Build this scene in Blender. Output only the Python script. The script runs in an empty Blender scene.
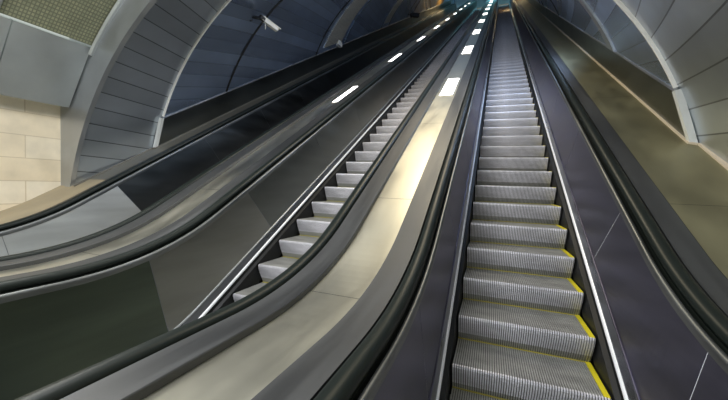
import bpy, math, random
from mathutils import Vector, Matrix
random.seed(4)
sc = bpy.context.scene
col = sc.collection
A30 = math.pi / 6
T = math.tan(A30)
YT = 38.0            # horizontal reach of the incline
PITCH = 2.293        # distance between escalator centre lines
XC = -2.15           # axis of the vault
HC = 0.06            # vault axis height above the nosing line

# ------------------------------------------------------------------ helpers
def mesh(name, verts, faces, mat, parent=None, smooth=False, mats=None, fmat=None):
    me = bpy.data.meshes.new(name)
    me.from_pydata([tuple(v) for v in verts], [], faces)
    me.materials.append(mat)
    if mats:
        for m in mats:
            me.materials.append(m)
    if fmat:
        for p, i in zip(me.polygons, fmat):
            p.material_index = i
    if smooth:
        for p in me.polygons:
            p.use_smooth = True
    me.update()
    o = bpy.data.objects.new(name, me)
    col.objects.link(o)
    if parent:
        o.parent = parent
        o.matrix_parent_inverse = parent.matrix_world.inverted() if False else Matrix.Translation(-Vector(parent.location))
    return o

def thing(name, label, cat, loc=(0, 0, 0), group=None):
    o = bpy.data.objects.new(name, None)
    o.empty_display_size = 0.1
    col.objects.link(o)
    o.location = loc
    o['label'] = label
    o['category'] = cat
    if group:
        o['group'] = group
    return o

def tag(o, label, cat, group=None):
    o['label'] = label
    o['category'] = cat
    if group:
        o['group'] = group
    return o

def struct(o):
    o['kind'] = 'structure'
    return o

class MB:
    def __init__(s):
        s.v = []; s.f = []; s.m = []
    def add(s, v, f, mi=0):
        b = len(s.v); s.v += list(v)
        s.f += [tuple(b + i for i in q) for q in f]; s.m += [mi] * len(f)
    def box(s, x0, x1, y0, y1, z0, z1, M=None, mi=0):
        v = [Vector((x, y, z)) for x in (x0, x1) for y in (y0, y1) for z in (z0, z1)]
        if M: v = [M @ p for p in v]
        s.add(v, [(0, 1, 3, 2), (4, 6, 7, 5), (0, 4, 5, 1), (2, 3, 7, 6), (0, 2, 6, 4), (1, 5, 7, 3)], mi)
    def cyl(s, a, b, r, n=14, r2=None, mi=0):
        a = Vector(a); b = Vector(b); d = (b - a).normalized()
        u = d.orthogonal().normalized(); w = d.cross(u); r2 = r if r2 is None else r2
        v = []
        for P, R in ((a, r), (b, r2)):
            v += [P + R * (u * math.cos(2 * math.pi * i / n) + w * math.sin(2 * math.pi * i / n)) for i in range(n)]
        f = [(i, (i + 1) % n, n + (i + 1) % n, n + i) for i in range(n)]
        f += [tuple(range(n - 1, -1, -1)), tuple(range(n, 2 * n))]
        s.add(v, f, mi)
    def build(s, name, mat, parent=None, smooth=False, mats=None):
        return mesh(name, s.v, s.f, mat, parent, smooth, mats, s.m)

def prof(y, h, zf, R):
    ys = (zf - h) / T; t = R * math.tan(A30 / 2); y0 = ys - t; y1 = ys + t * math.cos(A30)
    if y <= y0: return zf
    if y >= y1: return y * T + h
    return zf + R - math.sqrt(R * R - (y - y0) ** 2)

def frange(a, b, st):
    n = max(1, int(math.ceil((b - a) / st))); return [a + (b - a) * i / n for i in range(n + 1)]

# reference path of the balustrade top: (y, z, angle)
RH, RZ, RR = 0.88, 0.59, 2.7
YS0 = (RZ - RH) / T - RR * math.tan(A30 / 2)
YS1 = (RZ - RH) / T + RR * math.tan(A30 / 2) * math.cos(A30)
def ref(y):
    z = prof(y, RH, RZ, RR)
    if y <= YS0: th = 0.0
    elif y >= YS1: th = A30
    else: th = math.asin(min(1, (y - YS0) / RR))
    return y, z, th
def path(ya, yb):
    ys = set([ya, yb])
    for y in frange(YS0 - .02, YS1 + .02, .07):
        if ya < y < yb: ys.add(y)
    y = YS1 + .5
    while y < yb:
        if y > ya: ys.add(y)
        y += 3.0
    return [ref(y) for y in sorted(ys)]
def off(p, x, n):
    y, z, th = p
    return Vector((x, y - n * math.sin(th), z + n * math.cos(th)))
def sweep(name, prof2, P, mat, parent=None, closed=False, smooth=False, caps=False):
    v = []; f = []; k = len(prof2)
    for p in P:
        v += [off(p, x, n) for x, n in prof2]
    for i in range(len(P) - 1):
        for j in range(k if closed else k - 1):
            a = i * k + j; b = i * k + (j + 1) % k
            f.append((a, b, b + k, a + k))
    if caps and closed:
        f.append(tuple(range(k))); f.append(tuple(range((len(P) - 1) * k + k - 1, (len(P) - 1) * k - 1, -1)))
    return mesh(name, v, f, mat, parent, smooth)

# ------------------------------------------------------------------ materials
def newmat(name):
    m = bpy.data.materials.new(name); m.use_nodes = True
    nt = m.node_tree; b = nt.nodes['Principled BSDF']
    return m, nt, b
def setc(b, c, metal, rough, spec=.5):
    b.inputs['Base Color'].default_value = (*c, 1)
    b.inputs['Metallic'].default_value = metal
    b.inputs['Roughness'].default_value = rough
    b.inputs['Specular IOR Level'].default_value = spec
def metal(name, c, rough=.35, metallic=1.0, var=.12, scale=(6, .4, .4), bump=0.0, streak=True):
    """brushed sheet metal: streaky noise drives value and roughness"""
    m, nt, b = newmat(name); setc(b, c, metallic, rough)
    L = nt.links.new; N = nt.nodes.new
    tc = N('ShaderNodeTexCoord'); mp = N('ShaderNodeMapping'); mp.inputs['Scale'].default_value = scale
    no = N('ShaderNodeTexNoise'); no.inputs['Scale'].default_value = 3; no.inputs['Detail'].default_value = 4
    L(tc.outputs['Object'], mp.inputs['Vector']); L(mp.outputs['Vector'], no.inputs['Vector'])
    mr = N('ShaderNodeMapRange'); mr.inputs['From Min'].default_value = .3; mr.inputs['From Max'].default_value = .7
    mr.inputs['To Min'].default_value = 1 - var; mr.inputs['To Max'].default_value = 1 + var
    L(no.outputs['Fac'], mr.inputs['Value'])
    mx = N('ShaderNodeVectorMath'); mx.operation = 'SCALE'; mx.inputs[0].default_value = c
    L(mr.outputs['Result'], mx.inputs['Scale']); L(mx.outputs['Vector'], b.inputs['Base Color'])
    r2 = N('ShaderNodeMapRange'); r2.inputs['From Min'].default_value = .3; r2.inputs['From Max'].default_value = .7
    r2.inputs['To Min'].default_value = rough * .85; r2.inputs['To Max'].default_value = rough * 1.2
    L(no.outputs['Fac'], r2.inputs['Value']); L(r2.outputs['Result'], b.inputs['Roughness'])
    return m
def emis(name, c, s):
    m, nt, b = newmat(name); setc(b, (.8, .8, .8), 0, .4)
    b.inputs['Emission Color'].default_value = (*c, 1); b.inputs['Emission Strength'].default_value = s
    return m
def plank(name, c, k, spacing, rough=.32, metallic=.85, line=.05, var=.18, dark=.35):
    """lining boards: dark seams at even angles round the vault, winding with y, tone varies board by board"""
    m, nt, b = newmat(name); setc(b, c, metallic, rough)
    L = nt.links.new; N = nt.nodes.new
    geo = N('ShaderNodeNewGeometry'); sp = N('ShaderNodeSeparateXYZ'); L(geo.outputs['Position'], sp.inputs[0])
    def M(op, a, bb=None):
        n = N('ShaderNodeMath'); n.operation = op
        for i, q in enumerate((a, bb)):
            if q is None: continue
            if isinstance(q, (int, float)): n.inputs[i].default_value = q
            else: L(q, n.inputs[i])
        return n.outputs[0]
    hz = M('SUBTRACT', sp.outputs['Z'], M('ADD', HC, M('MULTIPLY', sp.outputs['Y'], T)))
    ang = M('MULTIPLY', M('ABSOLUTE', M('ARCTAN2', M('SUBTRACT', sp.outputs['X'], XC), hz)), 57.29578)
    w = M('DIVIDE', M('ADD', M('SUBTRACT', ang, M('MULTIPLY', sp.outputs['Y'], k)), 200), spacing)
    fr = M('FRACT', w); fl = M('FLOOR', w)
    ln = M('LESS_THAN', fr, line)
    wn = N('ShaderNodeTexWhiteNoise'); wn.noise_dimensions = '1D'; L(fl, wn.inputs['W'])
    no = N('ShaderNodeTexNoise'); no.inputs['Scale'].default_value = 1.3; no.inputs['Detail'].default_value = 3
    L(geo.outputs['Position'], no.inputs['Vector'])
    tone = M('ADD', 1 - var, M('MULTIPLY', wn.outputs['Value'], var))
    tone = M('MULTIPLY', tone, M('ADD', .75, M('MULTIPLY', no.outputs['Fac'], .5)))
    tone = M('MULTIPLY', tone, M('SUBTRACT', 1, M('MULTIPLY', ln, 1 - dark)))
    mx = N('ShaderNodeVectorMath'); mx.operation = 'SCALE'; mx.inputs[0].default_value = c
    L(tone, mx.inputs['Scale']); L(mx.outputs['Vector'], b.inputs['Base Color'])
    bp = N('ShaderNodeBump'); bp.inputs['Strength'].default_value = .35; bp.inputs['Distance'].default_value = .02
    L(M('MULTIPLY', fr, M('SUBTRACT', 1, fr)), bp.inputs['Height']); L(bp.outputs['Normal'], b.inputs['Normal'])
    r = M('ADD', rough - .04, M('MULTIPLY', wn.outputs['Value'], .08)); L(r, b.inputs['Roughness'])
    return m
def blocks(name, c1, c2, mortar, bw, bh, ms, rough, metallic=0.0, axes='YZ', spec=.5, offset=.5, noise=.25):
    m, nt, b = newmat(name); setc(b, c1, metallic, rough, spec)
    L = nt.links.new; N = nt.nodes.new
    geo = N('ShaderNodeNewGeometry'); sp = N('ShaderNodeSeparateXYZ'); cb = N('ShaderNodeCombineXYZ')
    L(geo.outputs['Position'], sp.inputs[0]); L(sp.outputs[axes[0]], cb.inputs[0]); L(sp.outputs[axes[1]], cb.inputs[1])
    br = N('ShaderNodeTexBrick'); br.offset = offset
    br.inputs['Color1'].default_value = (*c1, 1); br.inputs['Color2'].default_value = (*c2, 1); br.inputs['Mortar'].default_value = (*mortar, 1)
    br.inputs['Scale'].default_value = 1; br.inputs['Brick Width'].default_value = bw; br.inputs['Row Height'].default_value = bh
    br.inputs['Mortar Size'].default_value = ms; br.inputs['Mortar Smooth'].default_value = .1
    L(cb.outputs[0], br.inputs['Vector'])
    no = N('ShaderNodeTexNoise'); no.inputs['Scale'].default_value = 5; no.inputs['Detail'].default_value = 6; L(geo.outputs['Position'], no.inputs['Vector'])
    mr = N('ShaderNodeMapRange'); mr.inputs['To Min'].default_value = 1 - noise; mr.inputs['To Max'].default_value = 1 + noise
    L(no.outputs['Fac'], mr.inputs['Value'])
    mx = N('ShaderNodeVectorMath'); mx.operation = 'SCALE'; L(br.outputs['Color'], mx.inputs[0]); L(mr.outputs['Result'], mx.inputs['Scale'])
    L(mx.outputs['Vector'], b.inputs['Base Color'])
    return m

M_PANEL3 = metal('violet_steel_reflections', (.17, .165, .225), .38, scale=(.2, .12, 1.5), var=.3)  # soft bands put stripes of reflection into the colour
M_PANEL2 = metal('green_lit_steel', (.13, .155, .12), .36, scale=(.2, .12, 1.2), var=.3)  # green hall light and banded reflections put into the colour
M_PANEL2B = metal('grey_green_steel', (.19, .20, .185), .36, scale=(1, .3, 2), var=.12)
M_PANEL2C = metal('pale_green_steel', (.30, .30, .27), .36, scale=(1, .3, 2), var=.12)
M_PANEL1B = metal('charcoal_steel_reflection', (.62, .64, .63), .36, metallic=.6, scale=(1, .3, 2), var=.12)  # paler copy of the charcoal steel, its reflection put into the colour
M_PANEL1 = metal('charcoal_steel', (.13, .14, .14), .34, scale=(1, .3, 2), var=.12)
M_RIM = metal('rim_steel', (.24, .25, .25), .42)
M_TRIM = metal('bright_trim_steel', (.95, .97, 1.0), .3, metallic=.15, var=.03)
M_TRIM2 = metal('satin_bead_steel', (.50, .52, .53), .35, metallic=.7, var=.03)
M_LEDGE = metal('ledge_steel', (.30, .31, .33), .3)
M_SKIRT = metal('dark_skirt', (.012, .013, .014), .5, metallic=.3)
M_BLACK = metal('black_guide', (.012, .016, .013), .45, metallic=.3)
M_RUBBER, _n, _b = newmat('handrail_rubber'); setc(_b, (.007, .011, .009), 0, .40, .42)
M_DECKRIM = metal('deck_rim_steel', (.115, .118, .12), .46, metallic=.8, scale=(4, .3, .3))
M_CREAM = metal('satin_champagne_steel', (.62, .60, .50), .36, metallic=.92, scale=(1.5, .5, .5), var=.08)
M_DECK1 = metal('satin_olive_steel', (.60, .58, .50), .36, scale=(1.5, .5, .5), var=.15)
M_OLIVE = metal('olive_steel', (.31, .29, .18), .44, metallic=.8, scale=(1.5, .6, .6), var=.12)
M_TAN = metal('tan_stone_ledge', (.36, .30, .20), .45, metallic=.1, scale=(2, 1, 1), var=.15)
M_GREYLEDGE = metal('grey_ledge_steel', (.22, .21, .18), .4, metallic=.6)
M_STEP = metal('cast_aluminium', (.78, .77, .82), .42, metallic=.4, scale=(1.2, 3, 3), var=.22)
M_TREAD = metal('worn_tread_riser_shade', (.42, .42, .40), .45, metallic=.4, scale=(1.2, 3, 3), var=.25)
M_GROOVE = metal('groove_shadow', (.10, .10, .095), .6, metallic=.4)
M_YELLOW, _n, _b = newmat('yellow_paint'); setc(_b, (.72, .62, .02), 0, .5)
M_YELD, _n, _b = newmat('worn_yellow_paint'); setc(_b, (.38, .33, .06), 0, .6)
M_LIGHT = emis('luminous_panel', (1, .97, .93), 5.5)
M_NEAR = plank('near_lining', (.52, .57, .62), 9.0, 3.6, rough=.33, line=.06)
M_NEAR2 = plank('near_lining_paler', (.58, .63, .68), 7.3, 4.0, rough=.33, line=.05)
M_INNER = plank('tunnel_lining', (.44, .55, .74), 5.0, 3.7, rough=.30, var=.25, dark=.6)
M_SLAB = metal('pale_end_cap', (.74, .76, .74), .4, metallic=.15, var=.05)
M_WHITE = metal('white_edge_strip', (.95, .94, .90), .4, metallic=0, var=.03)
M_DADO = metal('dado_panel', (.17, .185, .18), .34, scale=(1, .4, 1), var=.1)
M_ALU = metal('aluminium_frame', (.42, .44, .46), .36, metallic=.8, scale=(1, 1, 1), var=.08)
M_ALU2 = metal('pale_aluminium', (.62, .66, .66), .33, metallic=.75, scale=(1, 1, 1), var=.06)
M_EDGE = metal('pale_edge', (.85, .83, .78), .35, metallic=.5, var=.04)
M_BASE = metal('cream_baseboard', (.58, .50, .38), .5, metallic=0, var=.08)
M_DARK, _n, _b = newmat('dark_gap'); setc(_b, (.01, .01, .01), 0, .8)
M_STONE = blocks('beige_stone', (.88, .80, .64), (.82, .70, .50), (.66, .55, .38), .95, .305, .006, .35, noise=.22)
M_MOSAIC = blocks('olive_mosaic', (.36, .36, .23), (.27, .29, .19), (.17, .18, .12), .034, .034, .006, .35, axes='YZ', offset=0)
M_GOLD = blocks('gold_mosaic', (.75, .48, .14), (.35, .22, .08), (.05, .04, .02), .5, .35, .05, .35, metallic=.6)
M_FLOOR = metal('landing_floor', (.30, .29, .26), .4, metallic=.2)
M_GRILLE = metal('ribbed_grille_strip', (.75, .72, .62), .4, metallic=.6)
M_CAMW, _n, _b = newmat('camera_housing'); setc(_b, (.85, .85, .80), 0, .4)
M_CAMD, _n, _b = newmat('camera_bracket'); setc(_b, (.03, .03, .03), 0, .5)
M_GLASS, _n, _b = newmat('camera_lens'); setc(_b, (.01, .01, .015), 0, .08)

# ------------------------------------------------------------------ escalator
SEAM_T = [-3.2, -1.75, -.60, .58] ; SEAM_B = [-3.2, -1.7, -.45, .98]
while SEAM_T[-1] < YT:
    SEAM_T.append(SEAM_T[-1] + 1.53); SEAM_B.append(SEAM_B[-1] + 1.53)
def bot_y(u):
    for i in range(len(SEAM_T) - 1):
        if u <= SEAM_T[i + 1] + 1e-6:
            t = (u - SEAM_T[i]) / (SEAM_T[i + 1] - SEAM_T[i])
            return SEAM_B[i] + t * (SEAM_B[i + 1] - SEAM_B[i])
    return u + .4
LOW = dict(h=.17, zf=-.13, R=1.6)
TRM = dict(h=.06, zf=-.24, R=1.4)
def lowline(y, k): return prof(y, k['h'], k['zf'], k['R'])

# one grooved step, built once; nosing at local origin
def step_meshes():
    W = .5; n = 60; p = 2 * W / n
    prof2 = [(.50, -.004), (.02, 0), (.004, -.004), (0, -.02), (.006, -.05), (.030, -.11), (.062, -.17), (.098, -.235)]
    xs = []
    for i in range(n):
        x = -W + i * p
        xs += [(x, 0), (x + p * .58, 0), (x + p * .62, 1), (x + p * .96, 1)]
    xs.append((W, 0))
    v = []; f = []; mi = []
    for j, (y, z) in enumerate(prof2):
        a = prof2[max(0, j - 1)]; b = prof2[min(len(prof2) - 1, j + 1)]
        ty, tz = b[0] - a[0], b[1] - a[1]; l = math.hypot(ty, tz); ny, nz = tz / l, -ty / l
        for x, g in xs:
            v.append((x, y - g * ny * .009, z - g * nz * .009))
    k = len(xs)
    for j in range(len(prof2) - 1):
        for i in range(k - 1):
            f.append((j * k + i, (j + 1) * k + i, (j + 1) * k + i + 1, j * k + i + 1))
            mi.append(1 if xs[i][1] == 1 and xs[i + 1][1] == 1 else (2 if j == 0 or j == len(prof2) - 2 else 0))  # lowest riser segment takes the darker tread tone as painted shade
    b = len(v)   # side and back closers
    for sx in (-W, W):
        v += [(sx, .50, -.02), (sx, .0, -.02), (sx, .098, -.24), (sx, .50, -.24)]
    f += [(b, b + 1, b + 2, b + 3), (b + 4, b + 7, b + 6, b + 5)]; mi += [1, 1]
    me = bpy.data.meshes.new('step'); me.from_pydata(v, [], f)
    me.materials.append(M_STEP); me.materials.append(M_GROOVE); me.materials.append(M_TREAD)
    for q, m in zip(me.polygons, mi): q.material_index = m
    mb = MB()
    mb.box(W - .036, W, .015, .49, -.004, .0025)
    mb.box(-W, W - .036, .480, .492, -.004, .0025, mi=1)
    my = bpy.data.meshes.new('yellow_border'); my.from_pydata([tuple(q) for q in mb.v], [], mb.f); my.materials.append(M_YELLOW); my.materials.append(M_YELD)
    for q_, m_ in zip(my.polygons, mb.m): q_.material_index = m_
    return me, my
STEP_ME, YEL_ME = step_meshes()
def step_z(y): return prof(y, 0, -.30, 1.0)

def escalator(xc, phase, label, pan, n_steps, first):
    root = thing('escalator', label, 'escalator', (xc, -2.2, -.30))
    base = Vector(root.location)
    pan_a, pan_b, pan_c = pan
    lastT = SEAM_T[-1]
    for s in (-1, 1):
        X = lambda d: xc + s * d
        # balustrade panels, a mesh each
        for i in range(len(SEAM_T) - 1):
            a, b = SEAM_T[i] + .003, SEAM_T[i + 1] - .003
            us = frange(a, b, .08 if a < .6 else 1.0)
            v = []; f = []
            for u in us:
                yb = bot_y(u)
                v += [(X(.662), u, ref(u)[1]), (X(.600), yb, lowline(yb, LOW)),
                      (X(.690), u, ref(u)[1]), (X(.66), yb, lowline(yb, LOW))]
            for j in range(len(us) - 1):
                f.append((4 * j, 4 * j + 1, 4 * j + 5, 4 * j + 4))
            e = 4 * (len(us) - 1)
            f += [(0, 1, 3, 2), (e, e + 2, e + 3, e + 1)]
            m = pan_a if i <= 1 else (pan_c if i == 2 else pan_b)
            mesh('balustrade_panel', v, f, m, root)
        # light backing seen only in the joints
        v = []; f = []
        us = frange(SEAM_T[0], .7, .08) + frange(1.0, lastT, 3.0)
        for u in us:
            yb = bot_y(u); v += [(X(.6635), u, ref(u)[1] - .005), (X(.6015), yb, lowline(yb, LOW))]
        for j in range(len(us) - 1): f.append((2 * j, 2 * j + 1, 2 * j + 3, 2 * j + 2))
        mesh('joint_backing', v, f, M_TRIM if xc > -1 else M_LEDGE, root)
        # skirt: ledge, two bright beads, dark skirt below
        ys = frange(-3.2, .6, .07) + frange(1.0, YT, 3.0)
        def strip(name, rows, mat, smooth=False):
            v = []; f = []; k = len(rows)
            for y in ys:
                for d, kk, dz in rows: v.append((X(d), y, lowline(y, kk) + dz))
            for j in range(len(ys) - 1):
                for i in range(k - 1): f.append((j * k + i, j * k + i + 1, (j + 1) * k + i + 1, (j + 1) * k + i))
            return mesh(name, v, f, mat, root, smooth)
        strip('skirt_ledge', [(.600, LOW, .0), (.566, TRM, .012)], M_LEDGE)
        strip('skirt_bead', [(.602, LOW, .008), (.594, LOW, .012), (.590, LOW, -.008), (.596, LOW, -.014)], M_TRIM2 if xc < -1 else pan_a, True)
        strip('skirt_trim', [(.572, TRM, .024), (.558, TRM, .020), (.552, TRM, .004), (.555, TRM, -.006)], M_TRIM, True)
        strip('skirt_panel', [(.555, TRM, -.006), (.553, TRM, -.05), (.520, TRM, -.065), (.512, TRM, -.30)], M_SKIRT)
        # rim, guide and handrail
        P = path(-3.2, YT)
        sweep('balustrade_rim', [(X(.655), -.035), (X(.652), -.004), (X(.657), .010), (X(.668), .016), (X(.680), .012), (X(.688), .0), (X(.690), -.05)], P, M_RIM, root, smooth=True)
        sweep('handrail_guide', [(X(.688), -.02), (X(.702), -.02), (X(.702), .012), (X(.786), .012), (X(.786), -.02), (X(.802), -.02)], P, M_BLACK, root)
        hp = [(.700, .018), (.696, .040), (.704, .060), (.722, .072), (.745, .076), (.766, .072), (.783, .060), (.790, .040), (.786, .018)]
        v = []; f = []; k = len(hp)
        ring = [[off(p, X(d), n) for d, n in hp] for p in P]
        y0, z0, _ = P[0]; r0 = .30                       # newel: the rail turns back under itself
        new = []
        for i in range(12, 0, -1):
            a = math.pi * i / 12
            new.append([Vector((X(d), y0 - (r0 + n) * math.sin(a), z0 - r0 + (r0 + n) * math.cos(a))) for d, n in hp])
        ring = new + ring
        for r in ring: v += r
        for i in range(len(ring) - 1):
            for j in range(k):
                a = i * k + j; b = i * k + (j + 1) % k; f.append((a, b, b + k, a + k))
        mesh('handrail', v, f, M_RUBBER, root, True)
        # newel end plate filling the half round
        v = [(X(.745), y0, z0 - r0)]; f = []
        for i in range(13):
            a = math.pi * i / 12; v.append((X(.745), y0 - r0 * math.sin(a), z0 - r0 + r0 * math.cos(a)))
        v2 = [(x - s * .05, y, z) for x, y, z in v]; n = len(v); v = v + v2
        for i in range(1, 13):
            f += [(0, i, i + 1), (n, n + i + 1, n + i), (i, n + i, n + i + 1, i + 1)]
        mesh('newel', v, f, M_RIM, root)
    # truss pan closing the underside
    ya_ = frange(-1.1, .6, .1) + frange(1.0, YT, 3.0)
    v = []; f = []
    for y in ya_:
        z = step_z(y)
        v += [(xc - .66, y, z - .12), (xc - .66, y, z - .42), (xc + .66, y, z - .42), (xc + .66, y, z - .12)]
    for j in range(len(ya_) - 1):
        for i in range(3): f.append((4 * j + i, 4 * j + i + 1, 4 * j + i + 5, 4 * j + i + 4))
    mesh('truss_pan', v, f, M_SKIRT, root)
    # comb plate
    mb = MB(); mb.box(xc - .55, xc + .55, -3.2, -1.12, -.33, -.285); 
    for i in range(40): mb.box(xc - .49 + i * .0249, xc - .482 + i * .0249, -1.12, -1.03, -.31, -.289)
    mb.build('comb_plate', M_LEDGE, root)
    # steps
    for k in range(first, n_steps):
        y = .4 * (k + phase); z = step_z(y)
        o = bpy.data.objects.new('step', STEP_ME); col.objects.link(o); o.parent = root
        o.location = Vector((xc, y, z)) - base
        if k < 22:
            q = bpy.data.objects.new('yellow_border', YEL_ME); col.objects.link(q); q.parent = o
    return root

escalator(0, 0, 'escalator rising straight ahead with wide grooved steps edged in yellow', (M_PANEL3, M_PANEL3, M_PANEL3), 92, -3)
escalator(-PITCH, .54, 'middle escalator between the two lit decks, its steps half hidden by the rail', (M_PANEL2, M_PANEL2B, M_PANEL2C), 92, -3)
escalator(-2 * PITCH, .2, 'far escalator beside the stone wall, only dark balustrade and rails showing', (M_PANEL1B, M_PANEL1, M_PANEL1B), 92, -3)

# ------------------------------------------------------------------ decks between and beside the escalators
def deck(name, xl, xr, label, centre_mat, rim_mat):
    root = thing(name, label, 'deck', ((xl + xr) / 2, -3.2, -.30))
    P = path(-3.2, YT)
    a = xl + .168; b = xr - .172; m = .05; q = .012
    sweep('deck_rim', [(xl, -.03), (xl, m), (a - .004, m), (a, m - .004), (a, q - .02)], P, rim_mat, root)
    sweep('deck_rim', [(b, q - .02), (b, m - .004), (b + .004, m), (xr, m), (xr, -.03)], P, rim_mat, root)
    cuts = [-3.2, -1.95, -.72, .55]
    while cuts[-1] < YT: cuts.append(min(cuts[-1] + 1.83, YT))
    for i in range(len(cuts) - 1):
        sweep('deck_plate', [(a - .004, q), (b + .004, q)], path(cuts[i] + .002, cuts[i + 1] - .002), centre_mat, root)
    sweep('deck_base', [(a - .004, q - .008), (b + .004, q - .008)], P, M_SKIRT, root)
    # front closing plate at the newels
    mesh('end_panel', [(xl, -3.2, -.3), (xr, -3.2, -.3), (xr, -3.2, .64), (xl, -3.2, .64)], [(0, 1, 2, 3)], rim_mat, root)
    return root
deck('median_deck', -PITCH + .80, -.80, 'wide steel deck with a champagne coloured centre strip beside the yellow edged steps', M_CREAM, M_DECKRIM)
deck('median_deck', -2 * PITCH + .80, -PITCH - .80, 'olive grey steel deck between the middle escalator and the one near the stone wall', M_DECK1, M_DECKRIM)

def side_deck(s, x0, x1, x2, label, mat):
    root = thing('side_deck', label, 'deck', (x0, -3.2, -.30))
    P = path(-3.2, YT)
    sweep('deck_rim', [(x0, -.03), (x0, .05), (x1, .05)], P, M_DECKRIM, root)
    cuts = [-3.2, -1.0, .60]
    while cuts[-1] < YT: cuts.append(min(cuts[-1] + 2.4, YT))
    for i in range(len(cuts) - 1):
        sweep('deck_plate', [(x1 + s * .003, .05), (x2, .05)], path(cuts[i] + .0015, cuts[i + 1] - .0015), mat if (s > 0 or cuts[i] < .5) else M_GREYLEDGE, root)
    sweep('deck_base', [(x1, .044), (x2, .044)], P, M_SKIRT, root)
    mesh('end_panel', [(x0, -3.2, -.3), (x2, -3.2, -.3), (x2, -3.2, .64), (x0, -3.2, .64)], [(0, 1, 2, 3)], M_DECKRIM, root)
side_deck(1, .80, .945, 1.75, 'broad olive steel deck between the black handrail and the planked tunnel wall', M_OLIVE)
side_deck(-1, -2 * PITCH - .80, -2 * PITCH - .86, -6.20, 'narrow tan ledge at the foot of the beige stone wall', M_TAN)

# square lights let into the decks
def deck_light(xc, w, y0, y1, label, grp):
    root = thing('deck_light', label, 'light', (xc, (y0 + y1) / 2, ref((y0 + y1) / 2)[1]), grp)
    n0, n1 = .014, .026
    P = path(y0, y1)
    pr = [(xc - w / 2, n0), (xc - w / 2, n1), (xc + w / 2, n1), (xc + w / 2, n0)]
    sweep('frame', pr, P, M_EDGE, root, closed=True, caps=True)
    P2 = path(y0 + .02, y1 - .02)
    sweep('diffuser', [(xc - w / 2 + .012, n1 + .002), (xc + w / 2 - .012, n1 + .002)], P2, M_LIGHT, root)
LY = [(3.62, 4.74)] + [(7.3 + i * 3.72, 8.47 + i * 3.72) for i in range(8)]
for i, (a, b) in enumerate(LY):
    if i == 0:
        deck_light(-1.14, .25, a, b, 'lowest glowing white panel on the champagne centred deck', 'glowing panels along the champagne centred deck')
        deck_light(-3.28, .31, a, b, 'lowest glowing white panel on the olive grey deck', 'glowing panels along the olive grey deck')
    else:
        nth = ['second', 'third', 'fourth', 'fifth', 'sixth', 'seventh', 'eighth', 'topmost'][i - 1]
        deck_light(-1.14, .26, a, b, nth + ' glowing white panel going up the champagne centred deck', 'glowing panels along the champagne centred deck')
        deck_light(-3.28, .31, a, b, nth + ' glowing white panel going up the olive grey deck', 'glowing panels along the olive grey deck')

# ------------------------------------------------------------------ tunnel vault
def vault(name, R, ya, yb, ta, tb, mat, step=2.0, slope=True, zc=None, nt=16, smooth=True, R2=None):
    v = []; f = []; ys = frange(ya, yb, step); ts = [math.radians(t) for t in frange(ta, tb, abs(tb - ta) / nt)] if tb > ta else None
    k = len(ts)
    for y in ys:
        zz = HC + y * T if slope else zc
        Q = R if R2 is None else R + (R2 - R) * (y - ya) / (yb - ya)
        for t in ts: v.append((XC + Q * math.cos(t), y, zz + Q * math.sin(t)))
    for i in range(len(ys) - 1):
        for j in range(k - 1):
            a = i * k + j; f.append((a, a + 1, a + k + 1, a + k))
    return struct(mesh(name, v, f, mat, None, smooth))
R_IN, R_NE, R_FR = 3.745, 3.87, 4.25
R_NB = 3.772   # radius where the near lining meets the box
Y_FR, Y_BX = .40, 1.60
Y_FRR = -.45
vault('wall_right', R_NE, Y_FRR, Y_BX + .02, 4, 60, M_NEAR2, .3, nt=28, R2=R_NB)
vault('wall_left', R_NE, Y_FR, Y_BX + .02, 120, 172, M_NEAR, .3, nt=24, R2=R_NB)
vault('ceiling', R_NE, Y_FR, Y_BX + .02, 60, 120, M_NEAR, .3, nt=24, R2=R_NB)
YG = 27.0
vault('wall_right', R_IN, Y_BX, YG, 11, 60, M_INNER, nt=24)
vault('wall_left', R_IN, Y_BX, YG, 120, 169, M_INNER, nt=24)
vault('ceiling', R_IN, Y_BX, YG, 60, 120, M_INNER, nt=24)
vault('wall_right', R_IN, YG, 31.0, 11, 60, M_GOLD)
vault('wall_left', R_IN, YG, 31.0, 120, 169, M_GOLD)
vault('wall_right', R_IN, 31.0, YT + 4, 11, 60, M_INNER)
vault('wall_left', R_IN, 31.0, YT + 4, 120, 169, M_INNER)
vault('ceiling', R_IN, YG, YT + 4, 60, 120, M_INNER)

def ring(name, y, r0, r1, ta, tb, mat, thick=.04, nt=60, kind=True):
    """flat arch plate in the plane across the tunnel, with thickness"""
    v = []; f = []; ts = [math.radians(t) for t in frange(ta, tb, (tb - ta) / nt)]
    zz = HC + y * T
    for t in ts:
        for yy in (y, y + thick):
            for r in (r0, r1): v.append((XC + r * math.cos(t), yy, zz + r * math.sin(t)))
    for i in range(len(ts) - 1):
        a = 4 * i; b = a + 4
        f += [(a, a + 1, b + 1, b), (a, b, b + 2, a + 2), (a + 1, a + 3, b + 3, b + 1), (a + 2, b + 2, b + 3, a + 3)]
    f += [(0, 2, 3, 1), (a + 4, a + 5, a + 7, a + 6)]
    return struct(mesh(name, v, f, mat))
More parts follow.
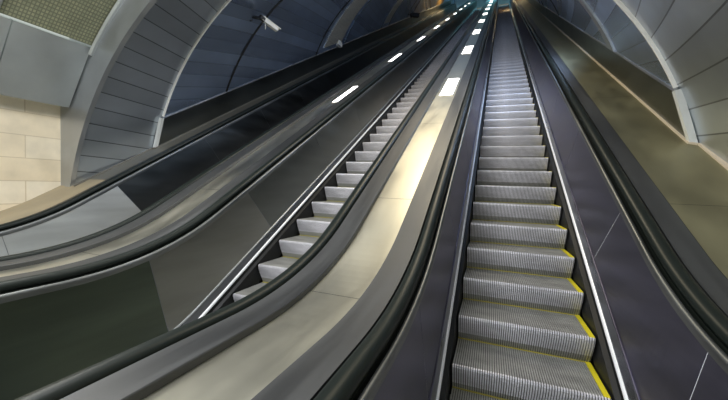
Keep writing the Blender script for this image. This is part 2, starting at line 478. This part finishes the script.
# mouth frame (two mitred flanges), step between linings, ribs
ring('trim_1', Y_FR - .03, R_NE - .02, R_NE + .10, 60, 174, M_ALU, .06)
ring('trim_2', Y_FR - .01, R_NE + .10, R_FR + .55, 60, 176, M_ALU, .03)
ring('trim_1', Y_FRR - .03, R_NE - .02, R_NE + .10, 4, 60.5, M_ALU, .06)
ring('trim_2', Y_FRR - .01, R_NE + .10, R_FR + .75, 2, 60.5, M_ALU, .03)
ring('trim_3', Y_BX - .015, R_IN - .003, R_NB + .006, 22, 158, M_WHITE, .02)
for i, y in enumerate((3.0, 6.7, 8.75, 12.8, 14.0, 17.6, 18.8)):
    ring('trim_%d' % (4 + i), y, R_IN - .015, R_IN + .01, 80 if y < 8 else 22, 158, M_DARK if y < 8 else M_DADO, .035)

# ribbed bright strips around the left wall
def grille(y0, y1, ta, tb, label, ribs=True):
    root = thing('grille_strip' if ribs else 'cover_strip', label, 'grille' if ribs else 'strip', (XC + (R_IN - .03) * math.cos(math.radians(tb)), y0, HC + y0 * T + 1.3), 'ribbed grille strips curving over the tunnel wall' if ribs else None)
    n = 44; mb = MB(); fill = .55 if ribs else 1.0
    for i in range(n):
        t = math.radians(ta + (tb - ta) * i / n); t2 = math.radians(ta + (tb - ta) * (i + fill) / n)
        v = []
        for y in (y0, y1):
            for tt in (t, t2):
                for r in (R_IN - .03, R_IN + .005): v.append((XC + r * math.cos(tt), y, HC + y * T + r * math.sin(tt)))
        mb.add(v, [(0, 2, 6, 4), (1, 5, 7, 3), (0, 1, 3, 2), (4, 6, 7, 5), (0, 4, 5, 1), (2, 3, 7, 6)])
    mb.build('slats' if ribs else 'cover_plate', M_GRILLE if ribs else M_ALU, root)
    v = []; f = []
    for i in range(25):
        t = math.radians(ta + (tb - ta) * i / 24)
        for y in (y0, y1): v.append((XC + (R_IN - .008) * math.cos(t), y, HC + y * T + (R_IN - .008) * math.sin(t)))
    for i in range(24): f.append((2 * i, 2 * i + 1, 2 * i + 3, 2 * i + 2))
    mesh('backing', v, f, M_SKIRT, root)
grille(7.1, 8.4, 118, 156, 'pale ribbed strip curving up the dark tunnel wall above the small wall box')
grille(13.0, 13.9, 120, 155, 'narrow ribbed strip on the dark wall, second one up the tunnel')
grille(3.4, 3.72, 22, 60, 'slim smooth grey strip arching over the wall beside the olive deck', False)

# dado (boxed lower panelling) and its blunt end, both sides
for s, nm in ((1, 'right'), (-1, 'left')):
    cx = lambda d: XC + s * d
    ys = frange(Y_BX - .04, YT, 3.0)
    rows = [(3.62, .90), (3.48, 1.43), (3.42 + .12, 1.44)]
    v = []; f = []
    for y in ys:
        for d, h in rows: v.append((cx(d), y, y * T + h))
    for i in range(len(ys) - 1):
        for j in range(2): f.append((3 * i + j, 3 * i + j + 1, 3 * i + j + 4, 3 * i + j + 3))
    struct(mesh('wall_' + nm, v, f, M_DADO))
    # thin top bead
    mb = MB(); v = []; f = []
    for y in ys:
        for d, h in ((3.485, 1.42), (3.465, 1.43), (3.465, 1.455), (3.49, 1.462)): v.append((cx(d), y, y * T + h))
    for i in range(len(ys) - 1):
        for j in range(3): f.append((4 * i + j, 4 * i + j + 1, 4 * i + j + 5, 4 * i + j + 4))
    struct(mesh('trim_12', v, f, M_ALU))
    y = Y_BX - .06
    end = [(3.61, .93), (3.455, 1.455), (3.515, 1.47), (3.67, .93)]
    v = [(cx(d), y, y * T + h) for d, h in end] + [(cx(d), y + .05, y * T + h) for d, h in end]
    struct(mesh('trim_13', v, [(0, 1, 2, 3), (4, 7, 6, 5), (0, 4, 5, 1), (1, 5, 6, 2), (2, 6, 7, 3), (3, 7, 4, 0)], M_SLAB))
    # baseboard line following the deck
    Pb = path(Y_FR, Y_BX - .06) + path(Y_BX - .03, YT)
    d0 = 3.60
    v = []; f = []
    for (yy, zz, th) in Pb:
        d = d0 if yy > Y_BX - .05 else 3.665
        for dd, n in ((d - .012, .045), (d - .012, .066), (d + .02, .07)):
            v.append(off((yy, zz, th), cx(dd), n))
    for i in range(len(Pb) - 1):
        for j in range(2): f.append((3 * i + j, 3 * i + j + 1, 3 * i + j + 4, 3 * i + j + 3))
    struct(mesh('baseboard_' + nm, v, f, M_BASE if s > 0 else M_GREYLEDGE))

# ------------------------------------------------------------------ hall at the foot
YH = -9.0
zc0 = HC + Y_FR * T
def quad(name, pts, mat): return struct(mesh(name, pts, [(0, 1, 2, 3)], mat))
for s, nm in ((-1, 'left'), (1, 'right')):
    xs = XC + s * 4.0
    quad('wall_' + nm, [(xs, YH, -.3), (xs, Y_FR, -.3), (xs, Y_FR, 2.34), (xs, YH, 2.34)], M_STONE)
    # slanting aluminium cove panels
    cuts = [Y_FR - .03, -.42, -1.6, -2.8, -4.0, -5.2, -6.4, -7.6, YH]
    for i in range(len(cuts) - 1):
        a, b = cuts[i], cuts[i + 1] + .012
        x0, x1 = XC + s * 3.76, XC + s * 3.27
        v = []
        for y in (a, b):
            v += [(x0, y, 2.27), (x1, y, 3.04), (XC + s * 3.33, y, 3.08), (XC + s * 3.99, y, 2.30)]
        o = mesh('wall_' + nm, v, [(0, 1, 5, 4), (1, 2, 6, 5), (3, 0, 4, 7), (0, 3, 2, 1), (4, 5, 6, 7)], M_ALU2); struct(o)
vault('ceiling', R_FR, YH, Y_FR, 40.6, 139.4, M_MOSAIC, 1.0, slope=False, zc=zc0, nt=36)
for i, y in enumerate((Y_FR - .06, -.62, -1.9, -3.2, -4.5, -5.8)):
    v = []; f = []
    for j in range(41):
        t = math.radians(39 + 102 * j / 40)
        for r, yy in ((R_FR - .02, y), (R_FR - .045, y + .02), (R_FR - .045, y + .05), (R_FR - .02, y + .07)):
            v.append((XC + r * math.cos(t), yy, zc0 + r * math.sin(t)))
    for j in range(40):
        for k in range(3): f.append((4 * j + k, 4 * j + k + 1, 4 * j + k + 5, 4 * j + k + 4))
    struct(mesh('trim_%d' % (20 + i), v, f, M_ALU2))
quad('floor', [(XC - 4.1, YH, -.33), (XC + 4.1, YH, -.33), (XC + 4.1, .6, -.33), (XC - 4.1, .6, -.33)], M_FLOOR)
quad('wall_top', [(XC - 4.2, YT + 4, YT * T - 2), (XC + 4.2, YT + 4, YT * T - 2), (XC + 4.2, YT + 4, YT * T + 8), (XC - 4.2, YT + 4, YT * T + 8)], M_ALU2)
quad('floor', [(XC - 4.1, YT - .1, YT * T), (XC + 4.1, YT - .1, YT * T), (XC + 4.1, YT + 4, YT * T), (XC - 4.1, YT + 4, YT * T)], M_FLOOR)

# ------------------------------------------------------------------ wall fittings
def sec_camera(p, d, label, body, L=.34, r=.045, sc_=1.0):
    p = Vector(p); d = Vector(d).normalized()
    root = thing('security_camera', label, 'camera', p)
    u = Vector((0, 0, 1)); side = d.cross(u).normalized(); up = side.cross(d)
    Mx = Matrix((( d.x, side.x, up.x, p.x), (d.y, side.y, up.y, p.y), (d.z, side.z, up.z, p.z), (0, 0, 0, 1)))
    mb = MB(); mb.box(0, L, -r, r, -r, r, Mx); mb.box(.0, L + .05, -r * 1.25, r * 1.25, r, r + .012, Mx)
    h = mb.build('housing', body, root)
    mb = MB(); mb.cyl(Mx @ Vector((L, 0, 0)), Mx @ Vector((L + .012, 0, 0)), r * .75); mb.build('lens', M_GLASS, root)
    mb = MB(); wall = p + Vector((-.24, -.02, .06))
    mb.cyl(Mx @ Vector((.02, 0, 0)), wall, .03); mb.cyl(wall, wall + Vector((-.05, 0, .0)), .08)
    mb.cyl(Mx @ Vector((-.04, 0, 0)), Mx @ Vector((.05, 0, 0)), r * 1.35)
    mb.build('bracket', M_CAMD, root)
    mb = MB()
    a = Mx @ Vector((.08, 0, 0)); mb.cyl(a, a + Vector((0, 0, -.15)), .009); mb.build('cable', M_ALU2, root)
    return root
sec_camera((-4.41, 2.60, 4.34), (.12, .42, -.09), 'white box camera on a dark bracket high on the planked wall', M_CAMW, .36, .035)
sec_camera((-5.35, 17.6, 11.75), (.6, .5, .1), 'small dark camera far up on the curved wall past the ribbed strips', M_CAMD, .5, .09)
mb = MB(); mb.box(-.06, .06, -.14, .14, -.08, .08, Matrix.Translation((XC - 3.40, 8.2, 8.2 * T + 1.54)))
o = mb.build('junction_box', M_CAMW); tag(o, 'tiny white box low on the dark wall under the pale ribbed strip', 'box')

# ------------------------------------------------------------------ lights
def area(name, loc, rot, sx, sy, power, c):
    l = bpy.data.lights.new(name, 'AREA'); l.shape = 'RECTANGLE'; l.size = sx; l.size_y = sy; l.energy = power; l.color = c
    o = bpy.data.objects.new(name, l); col.objects.link(o); o.location = loc; o.rotation_euler = rot
    return o
WARM = (1, .86, .62); NEUT = (.95, .97, 1); COOL = (.68, .82, 1)
area('hall_fill', (XC, -5.5, 4.2), (math.radians(20), 0, 0), 4.5, 3.0, 150, NEUT)
area('hall_fill', (XC - .5, -2.0, 4.25), (math.radians(22), 0, 0), 2.5, 1.4, 250, NEUT)  # unseen fill light, added to brighten the step risers
area('hall_fill', (XC - 1.9, -1.2, 3.3), (0, math.radians(-62), 0), 1.0, 2.0, 55, (1, .97, .9))  # unseen fill light, added to brighten the beige stone wall
area("hall_fill", (1.0, -2.4, 3.3), (math.radians(-5), math.radians(20), 0), .8, 1.6, 45, NEUT)  # unseen fill light, added to brighten the left skirt trim
area('haunch_sheen_fill', (XC + 2.55, 4.2, HC + 4.2 * T + 2.3), (A30, math.radians(62), 0), .6, 4.0, 85, (.5, .68, 1))  # unseen light added for a blue sheen on the left lining
area('crown_lamp', (XC + .9, 2.8, HC + 2.8 * T + 3.5), (A30, 0, 0), 1.4, 3.0, 130, WARM)
for i, y in enumerate((7.5, 11.5, 15.5)):
    area('crown_lamp', (XC + .3, y, HC + y * T + 3.5), (A30, 0, 0), 1.4, 1.6, 7, (.5, .68, 1))
for sx in (-1, 1):
    area('gold_lamp', (XC + sx * 2.2, 29, HC + 29 * T + 1.6), (0, sx * math.radians(-80), 0), 1.0, 1.0, 60, (1, .72, .35))
area('top_lamp', (XC + 1, 36, HC + 36 * T + 3.0), (A30, 0, 0), 3, 2, 160, (.3, .85, 1))

w = bpy.data.worlds.new('world'); sc.world = w; w.use_nodes = True
w.node_tree.nodes['Background'].inputs[0].default_value = (.85, .92, .85, 1)
w.node_tree.nodes['Background'].inputs[1].default_value = .7

# ------------------------------------------------------------------ camera
yaw, pitch, roll, F = .3650, -.0455, .0360, 330.43
cy, sy = math.cos(yaw), math.sin(yaw)
f = Vector((-sy * math.cos(pitch), cy * math.cos(pitch), math.sin(pitch)))
r = Vector((cy, sy, 0)); u = r.cross(f)
r2 = math.cos(roll) * r + math.sin(roll) * u; u2 = -math.sin(roll) * r + math.cos(roll) * u
cam = bpy.data.cameras.new('camera'); co = bpy.data.objects.new('camera', cam); col.objects.link(co)
cam.sensor_width = 36; cam.lens = 36 * F / 728; cam.clip_start = .05; cam.clip_end = 200
co.matrix_world = Matrix(((r2.x, u2.x, -f.x, -.296), (r2.y, u2.y, -f.y, -2.529), (r2.z, u2.z, -f.z, 1.328), (0, 0, 0, 1)))
sc.camera = co
sc.view_settings.view_transform = 'Standard'
